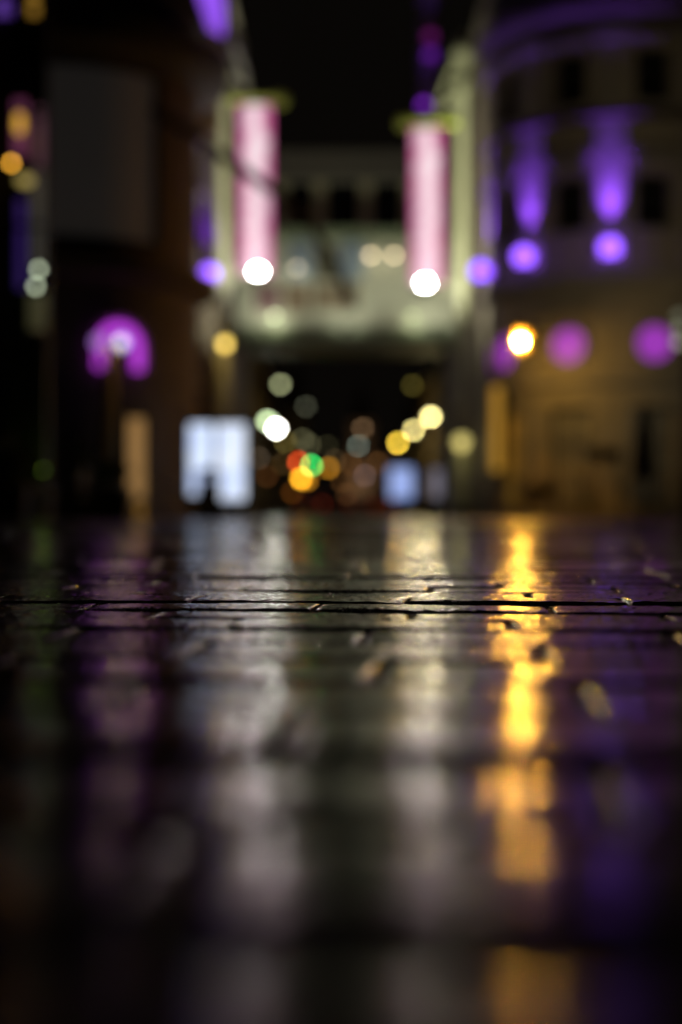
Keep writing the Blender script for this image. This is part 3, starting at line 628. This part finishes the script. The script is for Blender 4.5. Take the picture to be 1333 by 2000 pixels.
amberw = glow('amber lit window', (.75, .40, .06), .30); dimw = glow('dim tan lit window', (.50, .28, .14), .16); olivew = glow('olive lit window', (.50, .42, .08), .28)
house(-13, -6.9, 66, 84, 14, brown, 'brown house left of the street just behind the footbridge', [2.2, 5.6, 9], 1, lit=(amberw, 5, 1))
house(-13, -7.1, 85, 108, 11.5, stucco2, 'grey house on the left, second along the street beyond the bridge', [2.2, 5.4, 8.6], 1, lit=(dimw, 4, 1))
house(-13.5, -7.0, 109, 150, 13, brown, 'long brown house farthest along the left of the street', [2.2, 5.6, 9], 1, lit=(amberw, 6, 2), step=4.5)
house(7.7, 14, 78, 100, 12.5, brown, 'brown house right of the street with an olive lit window', [2.2, 5.6, 9], -1, lit=(olivew, 5, 2))
house(7.6, 14, 101, 125, 10.5, stucco2, 'grey house on the right, farther along the street', [2.2, 5.4, 8.2], -1, lit=(dimw, 4, 2))
house(7.7, 15, 126, 170, 12, brown, 'long brown house farthest along the right of the street', [2.2, 5.6, 8.8], -1, lit=(amberw, 7, 3), step=4.5)
house(PX(545, 158), PX(600, 158), 158, 164, 11.5, stone, 'narrow tan house closing the left side of the far street', [3, 6.5], 1, slope=5)
# lit church gable and spire far down the street
st = thing('church', 'tan floodlit church tower far down the middle of the street', 'church', (PX(706, 185), 185, 0))
sx = PX(706, 185)
MB().box((sx, 186, 6), (3.0, 3.0, 12)).build('tower', stone, st); MB().box((sx, 186, 12.2), (3.4, 3.4, .4)).build('cornice', stone, st)
MB().box((sx, 186, 15.3), (2.6, 2.6, 5.8), taper=.04).build('spire', slate, st)
MB().box((sx, 184.44, 9.2), (1.0, .1, 2.0)).build('louvre', darkw, st)
MB().box((sx+1, 191, 4), (7, 7, 8)).build('nave', stone, st); MB().box((sx+1, 191, 9.2), (7.2, 7.2, 2.4), taper=.3).build('nave_roof', slate, st)
fl = thing('ground_floodlight', 'low floodlight at the foot of the far church tower', 'floodlight', (sx, 179.5, 0))
MB().box((sx, 179.5, .25), (.5, .3, .3)).build('housing', iron, fl); MB().box((sx, 179.6, .05), (.3, .3, .1)).build('foot', iron, fl)
lamp_light('SPOT', (sx, 179.5, .5), 500, (1.0, .55, .28), fl, .1, (sx, 184, 8.5), 90, .6)

# ------------------------------------------------------------------ street lamps and distant lights
def street_lamp(px, py, Y, m, label, side, r=.16, en=0, col=(1, .8, .4), grp='street lamps along the far street'):
    c = P(px, py, Y); xb = c.x + side*1.3; t = thing('street_lamp', label, 'street lamp', (xb, Y, .1), grp)
    MB().lathe([(.14, .1), (.12, 1.0), (.07, 1.2), (.05, c.z+.3)], (xb, Y, 0), 10).build('post', iron, t)
    MB().tube([(xb, Y, c.z+.25), (xb-side*.5, Y, c.z+.5), (c.x, Y, c.z+r+.12)], .04).build('arm', iron, t)
    MB().lathe([(r*1.3, r*.55), (r*.9, r*1.1), (.03, r*1.3)], c, 12).build('hood', iron, t)
    MB().ball(c, r, 12).build('globe', m, t, True)
    if en: lamp_light('POINT', c-Vector((0, 0, r+.15)), en, col, t, .1)
py_ = glow('pale yellow globe', (1.0, .86, .34), 17); py2 = glow('soft yellow globe', (.92, .80, .30), 15); yl = glow('strong yellow globe', (.95, .66, .06), 20)
street_lamp(842, 813, 88, py_, 'pale yellow street lamp, nearest and highest of the right-hand row', 1, en=260, col=(1, .8, .35), r=.19)
street_lamp(808, 839, 103, py2, 'pale yellow street lamp, middle of the right-hand row', 1, en=220, col=(1, .8, .35), r=.19)
street_lamp(778, 864, 121, yl, 'deep yellow street lamp, last of the right-hand row above the small lit panel', 1, r=.20, en=220, col=(1, .6, .15))
street_lamp(540, 836, 88, glow('white globe', (1.0, 1.0, .90), 48), 'brightest white street lamp beside the large lit advertising panel', -1, en=60, col=(1, 1, .8), r=.20)
street_lamp(523, 822, 80, glow('pale mint globe', (.72, .92, .50), 9.5), 'pale mint street lamp overlapping the brightest white one', -1, r=.21)
def catenary(px, py, Y, m, label, r=.16, up=.6):
    c = P(px, py, Y); t = thing('hanging_street_lamp', label, 'street lamp', c, 'lamps hung on wires over the street')
    MB().ball(c, r, 12).build('globe', m, t, True); MB().lathe([(r*1.2, r*.5), (r*.8, r*1.1), (.03, r*1.3)], c, 12).build('hood', iron, t)
    MB().bar(c+Vector((0, 0, r)), c+Vector((0, 0, up)), .012).bar((-6.9, Y, c.z+up+.35), (c.x, Y, c.z+up), .012).bar((7.6, Y, c.z+up+.35), (c.x, Y, c.z+up), .012).build('wire', iron, t)
catenary(548, 750, 70, glow('dull green globe', (.62, .66, .34), 6.5), 'dull green hanging lamp, highest under the footbridge', r=.13)
catenary(598, 793, 96, glow('faint green globe', (.40, .42, .28), 1.7), 'faint grey-green hanging lamp below the highest one')
catenary(592, 857, 110, glow('olive globe a', (.42, .40, .20), 3.2), 'left one of two overlapping olive hanging lamps over the street')
catenary(605, 868, 125, glow('olive globe b', (.42, .40, .20), 3.0), 'right one of two overlapping olive hanging lamps over the street', r=.18)
catenary(558, 862, 100, glow('olive globe c', (.60, .45, .10), 3.2), 'mustard hanging lamp just right of the bright white lamp')
catenary(700, 870, 105, glow('teal grey globe', (.48, .60, .50), 4.6), 'teal grey hanging lamp in the middle of the street')
catenary(709, 836, 120, glow('tan globe far', (.62, .36, .18), 4.0), 'tan hanging lamp right above the teal grey one', r=.18)
catenary(713, 928, 110, glow('mauve globe', (.45, .30, .32), 3.6), 'low mauve lamp right of the street centre above the cars', up=.5)
catenary(505, 894, 90, glow('faint tan globe', (.42, .30, .20), 1.9), 'faint tan lamp beside the right edge of the large lit panel', up=.5)
catenary(640, 870, 130, glow('very faint olive', (.24, .22, .10), 1.6), 'very faint olive hanging lamp left of the street centre', r=.19)
for px, py, Y, c3, s_, lab in ((522, 930, 95, (.35, .12, .03), 2.0, 'rust-red low lamp between the large lit panel and the traffic lights'), (655, 898, 105, (.35, .22, .10), 2.2, 'brown low lamp right of the orange roadwork lamp'),
        (686, 905, 112, (.50, .20, .05), 2.6, 'burnt orange low lamp left of the mauve lamp'), (738, 903, 118, (.50, .20, .05), 2.4, 'burnt orange low lamp left of the small blue panel'),
        (668, 940, 98, (.30, .12, .03), 2.2, 'dull rust low lamp above the dark grey car'), (552, 905, 90, (.30, .16, .04), 1.8, 'dull brown low lamp left of the red traffic light'), (806, 752, 92, (.45, .36, .06), 1.6, 'olive hanging lamp above the yellow street lamps')):
    catenary(px, py, Y, glow('low lamp '+lab[:14]+str(px), c3, s_), lab, r=.17, up=.45)
def facade_lamp(px, py, Y, m, label, r=.14):
    c = P(px, py, Y); t = thing('lantern', label, 'lantern', c, 'small lanterns beside the gateway')
    MB().lathe([(.05, -r*1.2), (r, -r*.4), (r, r*.6), (.05, r*1.1)], c, 10).build('globe', m, t, True)
    MB().lathe([(r*1.2, r*.9), (r*.6, r*1.5), (.02, r*1.8)], c, 10).bar(c+Vector((0, 0, r)), c+Vector((0, .5, r*2+.2)), .025).build('bracket', iron, t)
    return t, c
t_, c_ = facade_lamp(440, 671, 46.2, glow('mustard lantern', (.80, .55, .10), 4.2), 'mustard yellow lantern on the left mast below the banner')
lamp_light('POINT', c_+Vector((.1, -.2, -.4)), 8, (1, .65, .2), t_, .1)
t_, c_ = facade_lamp(902, 863, 48.8, glow('olive lantern', (.62, .52, .16), 1.7), 'olive lantern low on the right mast', r=.22)
lamp_light('POINT', c_+Vector((-.1, -.3, -.3)), 5, (1, .85, .45), t_, .1)
t_, c_ = facade_lamp(365, 205, 45.5, glow('rust lantern', (.40, .13, .01), 1.1), 'dim rust-orange lantern high on the tall brown house', r=.16)
globe_post(29, 1345, [(1327, 618, glow('faint pale globe', (.60, .62, .42), .35), 0, None), (1327, 642, glow('faint pale globe 2', (.60, .62, .42), .5), 0, None), (1326, 668, glow('faint pale globe 3', (.60, .62, .42), .9), 0, None)],
           'lamp post with three faint pale globes at the right frame edge', iron, r=.09)
gp = [o for o in SC.objects if o.get('label', '').startswith('lamp post with three faint')][0]
lamp_light('SPOT', P(1345, 640, 29)+Vector((.1, .25, 0)), 250, (1, .80, .50), gp, .08, (7.4, 39, 9), 110, .6)  # fill spot added to brighten the tower, not cast by the globes

# ------------------------------------------------------------------ lit advertising panels
def panel_mat(name, a, b, s):
    m = bpy.data.materials.new(name); m.use_nodes = True; nt = m.node_tree; bs = nt.nodes['Principled BSDF']; L = nt.links.new
    tc = nt.nodes.new('ShaderNodeTexCoord'); n = nt.nodes.new('ShaderNodeTexNoise'); n.inputs['Scale'].default_value = 1.6; n.inputs['Detail'].default_value = 2; L(tc.outputs['Object'], n.inputs['Vector'])
    mr = nt.nodes.new('ShaderNodeMapRange'); mr.inputs[1].default_value = .38; mr.inputs[2].default_value = .62; L(n.outputs[0], mr.inputs[0])
    mx = nt.nodes.new('ShaderNodeMix'); mx.data_type = 'RGBA'; mx.inputs[6].default_value = (*a, 1); mx.inputs[7].default_value = (*b, 1)
    L(mr.outputs[0], mx.inputs[0]); L(mx.outputs[2], bs.inputs['Emission Color']); bs.inputs['Emission Strength'].default_value = s; bs.inputs['Base Color'].default_value = (.1, .1, .1, 1)
    return m
def ad_panel(px0, px1, py0, py1, Y, m, label, thick=.18, feet=True):
    a = P(px0, py0, Y); b = P(px1, py1, Y); cx = (a.x+b.x)/2; t = thing('advertising_panel', label, 'advertising panel', (cx, Y, 0), 'backlit advertising panels')
    MB().box((cx, Y, (a.z+b.z)/2), (b.x-a.x, thick, a.z-b.z)).build('screen', m, t)
    w_ = b.x-a.x
    f = MB(); f.box((cx, Y+.02, a.z+.06), (w_+.16, thick+.06, .1)); f.box((cx-w_/2-.045, Y+.02, (a.z+b.z)/2), (.07, thick+.06, a.z-b.z)); f.box((cx+w_/2+.045, Y+.02, (a.z+b.z)/2), (.07, thick+.06, a.z-b.z)); f.box((cx, Y+.02, b.z-.05), (w_+.16, thick+.06, .08)); f.build('frame', iron, t)
    if b.z > .12:
        MB().box((cx-w_*.3, Y, (b.z-.09)/2), (.12, .12, b.z-.09)).box((cx+w_*.3, Y, (b.z-.09)/2), (.12, .12, b.z-.09)).build('leg', iron, t)
AY = 31.5
ad_panel(371, 416, 829, 966, AY, panel_mat('blue white poster', (.50, .62, .98), (.74, .84, 1.0), 1.15), 'narrower left half of the large blue-white lit panel pair')
ad_panel(425, 479, 829, 976, AY-.3, panel_mat('white poster', (.58, .70, 1.0), (.84, .90, 1.0), 1.12), 'wider right half of the large blue-white lit panel pair')
ad_panel(762, 806, 914, 973, 64, panel_mat('blue poster', (.26, .38, .82), (.40, .50, .88), 1.0), 'small blue lit panel on the right below the yellow street lamps')
ad_panel(842, 862, 918, 972, 66, panel_mat('mauve poster', (.15, .14, .17), (.20, .18, .22), 1.0), 'dim mauve panel right of the small blue lit panel')
# litter bin in front of the foot of the large panels
def bin_(px, Y, label):
    x = PX(px, Y); t = thing('litter_bin', label, 'litter bin', (x, Y, 0), 'litter bins')
    MB().lathe([(.20, 0), (.22, .05), (.25, .75), (.26, .8), (.24, .82)], (x, Y, 0), 14).build('body', iron, t)
    MB().lathe([(.27, .92), (.27, .98), (.15, 1.08), (.02, 1.1)], (x, Y, 0), 14).bar((x-.2, Y, .8), (x-.2, Y, .95), .015).bar((x+.2, Y, .8), (x+.2, Y, .95), .015).build('lid', iron, t)
bin_(409, 29.8, 'black litter bin in front of the gap between the large lit panels')

# ------------------------------------------------------------------ traffic lights
def traffic(px, py, Y, lit, label, side):
    c = P(px, py, Y); t = thing('traffic_light', label, 'traffic light', (c.x, Y, 0), 'traffic lights')
    MB().bar((c.x, Y+.1, 0), (c.x, Y+.1, c.z+.7), .06).build('post', iron, t)
    k = {'red': .34, 'amber': 0, 'green': -.34}[lit]; z0 = c.z - k
    MB().box((c.x, Y, z0), (.36, .22, 1.1)).build('housing', iron, t)
    cols = {'red': (1.0, .10, .02), 'amber': (1.0, .45, .02), 'green': (.05, 1.0, .18)}
    for nm, off in (('red', .34), ('amber', 0), ('green', -.34)):
        m = glow(nm + ' signal lit', cols[nm], {'red': 13, 'amber': 19, 'green': 15}[nm]) if nm == lit else mat(nm+' signal off', [v*.12 for v in cols[nm]], .3)
        MB().bar((c.x, Y-.12, z0+off), (c.x, Y-.16, z0+off), .14, n=14).build('signal', m, t)
        MB().bar((c.x, Y-.11, z0+off+.13), (c.x, Y-.33, z0+off+.12), .02).bar((c.x-.12, Y-.11, z0+off+.07), (c.x-.12, Y-.28, z0+off+.06), .015).bar((c.x+.12, Y-.11, z0+off+.07), (c.x+.12, Y-.28, z0+off+.06), .015).build('visor', iron, t)
traffic(584, 903, 84, 'red', 'traffic light showing red, left of the green one', 1)
traffic(609, 909, 86, 'green', 'traffic light showing green in the middle of the street', 1)
traffic(589, 935, 70, 'amber', 'low traffic light showing amber in front of the red one', 1)
def beacon(px, py, Y, m, label, r=.12):
    c = P(px, py, Y); t = thing('warning_lamp', label, 'warning lamp', (c.x, Y, 0), 'orange roadwork lamps')
    MB().bar((c.x, Y, .03), (c.x, Y, c.z-r), .03).lathe([(.25, 0), (.22, .05), (.05, .12)], (c.x, Y, 0), 10).build('stand', iron, t)
    MB().lathe([(r*.8, -r), (r, -r*.5), (r, r*.4), (r*.4, r)], c, 12).build('lens', m, t, True)
beacon(642, 914, 78, glow('orange beacon', (.85, .36, .02), 6.5), 'orange roadwork lamp standing right of the green traffic light')
beacon(601, 938, 76, glow('orange beacon dim', (.9, .36, .02), 5.0), 'orange roadwork lamp overlapping the amber traffic light')
beacon(571, 962, 74, glow('rust beacon', (.30, .09, .01), 3.0), 'dim rust roadwork lamp low on the left of the street')
beacon(678, 965, 74, glow('faint rust beacon', (.22, .09, .03), 2.6), 'faint rust roadwork lamp low in the middle of the street')

# ------------------------------------------------------------------ cars far down the street
def car(px, Y, paint, label, facing=-1, lit=True):
    x = PX(px, Y); t = thing('parked_car', label, 'car', (x, Y, 0), 'cars far down the street')
    prof = [(-2.1, .35), (-2.15, .75), (-2.0, .95), (-1.55, 1.0), (-1.0, 1.42), (.35, 1.46), (1.1, 1.02), (1.95, .88), (2.15, .65), (2.1, .32)]
    m = MB(); v = []
    for sx_, ins in ((-.86, 0), (.86, 0)):
        for (yy, zz) in prof:
            k = .86 if zz > 1.1 else 1; v.append((x+sx_*k, Y+yy, zz))
    n = len(prof); m.add(v, [tuple(range(n)), tuple(range(2*n-1, n-1, -1))]+[(k, n+k, n+(k+1) % n, (k+1) % n) for k in range(n)])
    m.build('body', paint, t)
    MB().add([(x-.66, Y-1.53, 1.06), (x+.66, Y-1.53, 1.06), (x+.60, Y-1.08, 1.37), (x-.60, Y-1.08, 1.37)], [(0, 1, 2, 3)]).build('rear_window', glassd, t)
    for sx_ in (-1, 1):
        for yy in (-1.3, 1.35):
            MB().bar((x+sx_*.72, Y+yy, .32), (x+sx_*.9, Y+yy, .32), .32, n=16).build('wheel', rubber, t)
        MB().box((x+sx_*.68, Y-2.12, .78), (.26, .08, .15)).build('tail_light', glow('tail light', (1.0, .10, .02), .5), t)
        MB().box((x+sx_*.885, Y-.3, 1.18), (.02, 1.4, .26), ry=-sx_*.3).build('side_window', glassd, t)
    MB().box((x, Y-2.17, .62), (.5, .02, .11)).build('number_plate', mat('plate', (.6, .6, .55), .5), t)
pt = mat('dark red car paint', (.20, .02, .015), .25, coat=.6); pg_ = mat('dark grey car paint', (.05, .05, .055), .25, coat=.6)
car(612, 92, pt, 'dark red car on the left of the far street, tail lights on')
car(700, 96, pg_, 'dark grey car in the middle of the far street, tail lights on')
car(745, 112, pt, 'dark red car farthest right on the far street'); 

# ------------------------------------------------------------------ cafe furniture and planting
def copy_tree(o, parent=None):
    c = o.copy(); SC.collection.objects.link(c); c.parent = parent
    for ch in list(o.children): copy_tree(ch, c)
    return c
def cafe_table(loc):
    t = thing('cafe_table', '', 'table', (0, 0, 0), 'cafe tables')
    MB().lathe([(.34, .72), (.36, .735), (.34, .75)], (0, 0, 0), 20).build('tabletop', mat('table laminate', (.25, .22, .19), .3), t)
    MB().lathe([(.22, 0), (.2, .03), (.03, .06), (.03, .718)], (0, 0, 0), 12).build('pedestal', iron, t)
    return t
def cafe_chair():
    t = thing('cafe_chair', '', 'chair', (0, 0, 0), 'cafe chairs')
    MB().box((0, 0, .45), (.42, .42, .04)).build('seat', seatm, t)
    MB().box((0, .2, .76), (.40, .035, .32), rx=-.12).build('backrest', seatm, t)
    for a in (-1, 1):
        for b in (-1, 1): MB().bar((a*.18, b*.18, .428), (a*.2, b*.21, 0), .014).build('leg', iron, t)
        MB().bar((a*.18, .19, .47), (a*.18, .22, .62), .014).build('back_post', iron, t)
    return t
ct, cc = cafe_table((0, 0, 0)), cafe_chair(); first = [ct, cc]
def place(src, loc, rz, label):
    if src in first: first.remove(src); o = src
    else: o = copy_tree(src)
    o.location = loc; o.rotation_euler = (0, 0, rz); o['label'] = label
side_txt = {1: 'right', -1: 'left'}
spots = [(990, 31, 1, 'below the amber lit door'), (1090, 30, 1, 'before the tower door window'), (1215, 29, 1, 'nearest the folded parasol'),
         (70, 25, -1, 'among the left shrubs'), (318, 29, -1, 'near the warm lit doorway')]
for px, Y, s, txt in spots:
    x = PX(px, Y); place(ct, (x, Y, 0), 0, 'dark round cafe table ' + txt)
    place(cc, (x-.62, Y-.05, 0), R(90), 'woven chair, left side of the cafe table ' + txt)
    place(cc, (x+.62, Y+.1, 0), R(-95), 'woven chair, right side of the cafe table ' + txt)
def parasol(px, Y, h, label, rot=0):
    x = PX(px, Y); t = thing('folded_parasol', label, 'parasol', (x, Y, 0), 'folded parasols')
    MB().bar((x, Y, .06), (x, Y, h), .025).build('pole', iron, t); MB().lathe([(.3, 0), (.3, .06), (.06, .1)], (x, Y, 0), 14).build('base', stone, t)
    v = []; n = 20; prof = [(.05, h-.02), (.10, h-.35), (.15, h-.9), (.20, h-1.35), (.16, h-1.5)]; m = MB()
    for j_, (r, z) in enumerate(prof):
        for k in range(n): rr = r*(1+.25*(k % 2)); a = 2*math.pi*k/n; v.append((x+rr*math.cos(a), Y+rr*math.sin(a), z))
    f = [(j_*n+k, j_*n+(k+1) % n, (j_+1)*n+(k+1) % n, (j_+1)*n+k) for j_ in range(len(prof)-1) for k in range(n)]
    m.add(v, f+[tuple(range(n))]).build('canopy', canvas, t)
parasol(1258, 28, 2.3, 'pale folded parasol at the right terrace')
# menu boards / pale wind screens catching the light
def board(px, py, Y, w_, h_, rz, label):
    c = P(px, py, Y); t = thing('terrace_screen', label, 'screen', (c.x, Y, 0), 'pale screens of the terrace')
    MB().box(c, (w_, .04, h_), rz=rz).build('panel', canvas, t)
    MB().bar((c.x-w_*.42, Y, 0), (c.x-w_*.42, Y, c.z), .02).bar((c.x+w_*.42, Y, 0), (c.x+w_*.42, Y, c.z), .02).build('post', iron, t)
board(1180, 888, 30.5, .75, .28, .1, 'pale grey screen standing before the right ground-floor window of the tower')
board(1058, 958, 28.5, .6, .25, -.1, 'low pale screen standing at the front of the right terrace')
def shrub(px, Y, hh, rr, label, py=None):
    x = PX(px, Y); t = thing('potted_shrub', label, 'shrub', (x, Y, 0), 'potted shrubs')
    MB().box((x, Y, .26), (.62, .5, .52), taper=1.12).box((x, Y, .54), (.72, .6, .05)).build('planter', planterm, t)
    st_ = MB(); st_.bar((x, Y, .5), (x+.02, Y, hh*.6), .035, .02)
    for k in range(7): a = rnd.uniform(0, 6.28); st_.bar((x, Y, .6+.08*k), (x+rr*.7*math.cos(a), Y+rr*.7*math.sin(a), hh*rnd.uniform(.6, .95)), .014, .006, 5)
    st_.build('stem', planterm, t)
    lf = MB()
    for k in range(900):
        a = rnd.uniform(0, 6.28); b = rnd.gauss(0, .5); q_ = rr*rnd.uniform(.35, 1)*(.75+.35*math.sin(3*a+b*4))
        c = Vector((x+q_*math.cos(a)*math.cos(b), Y+q_*math.sin(a)*math.cos(b), .6+(hh-.6)*.5+(hh-.6)*.5*math.sin(b)*rnd.uniform(.5, 1.1)))
        d = Vector((rnd.gauss(0, 1), rnd.gauss(0, 1), rnd.gauss(0, 1))).normalized(); u = d.orthogonal().normalized(); s_ = rnd.uniform(.03, .055); w_ = d.cross(u)
        lf.add([c-u*s_, c+w_*s_*.5, c+u*s_, c-w_*s_*.5], [(0, 1, 2, 3)])
    lf.build('foliage', foliage, t)
shrub(62, 24.5, 1.95, .42, 'tallest potted shrub, at the far left edge'); shrub(150, 27, 1.75, .42, 'potted shrub left of the ochre lamp post')
shrub(218, 24, 1.05, .38, 'low dark potted shrub covering the foot of the ochre lamp post'); shrub(15, 22, 1.3, .5, 'broad potted shrub cut by the left frame edge')
tg = thing('shrub_fill_lamp', 'small green spike lamp added to brighten the left shrubs', 'fill lamp', (PX(85, 23.6), 23.6, 0))  # lamp added for a green glow on the shrubs
MB().bar((PX(85, 23.6), 23.6, 0), (PX(85, 23.6), 23.6, .8), .012).build('stake', iron, tg); MB().ball((PX(85, 23.6), 23.6, .85), .03, 10).build('globe', glow('green spike globe', (.5, .8, .1), .5), tg)
lamp_light('POINT', (PX(85, 23.6), 23.5, 1.15), .6, (.6, 1, .1), tg, .05)
gl = thing('fill_lantern', 'small amber lantern added to brighten the paving below the warm lit doorway', 'lantern', (PX(276, 29.5), 29.5, 0))  # lantern added for an amber sheen on the paving
gx = PX(276, 29.5)
MB().box((gx, 29.5, .03), (.2, .2, .05)).box((gx, 29.5, .37), (.2, .2, .03)).box((gx, 29.5, .41), (.12, .12, .05), taper=.4).bar((gx-.085, 29.415, .05), (gx-.085, 29.415, .36), .008).bar((gx+.085, 29.415, .05), (gx+.085, 29.415, .36), .008).bar((gx-.085, 29.585, .05), (gx-.085, 29.585, .36), .008).bar((gx+.085, 29.585, .05), (gx+.085, 29.585, .36), .008).build('frame', iron, gl)
MB().lathe([(.05, .06), (.06, .2), (.04, .34)], (gx, 29.5, 0), 12).build('glass', glow('amber ground glass', (.55, .26, .03), .9), gl)
lamp_light('POINT', (gx, 29.3, .50), 1.5, (1, .62, .16), gl, .1)
# bollards across the end of the square
def bollard():
    t = thing('bollard', '', 'bollard', (0, 0, 0), 'bollards across the end of the square')
    MB().lathe([(.11, 0), (.11, .08), (.075, .12), (.065, .8), (.08, .82), (.08, .86), (.05, .93), (.01, .96)], (0, 0, 0), 14).build('shaft', iron, t)
    MB().lathe([(.069, .70), (.071, .71), (.071, .76), (.067, .77)], (0, 0, 0), 14).build('band', mat('bollard band', (.5, .5, .48), .4), t)
    return t
b0 = bollard(); bl_ = ['directly below the left floodlight', 'second from the left, near the street centre', 'third from the left, right of the street centre', 'rightmost, below the right banner']
for k, px in enumerate((520, 620, 722, 838)):
    o = b0 if k == 0 else copy_tree(b0); o.location = (PX(px, 56), 56, 0); o['label'] = 'dark bollard across the street end, ' + bl_[k]
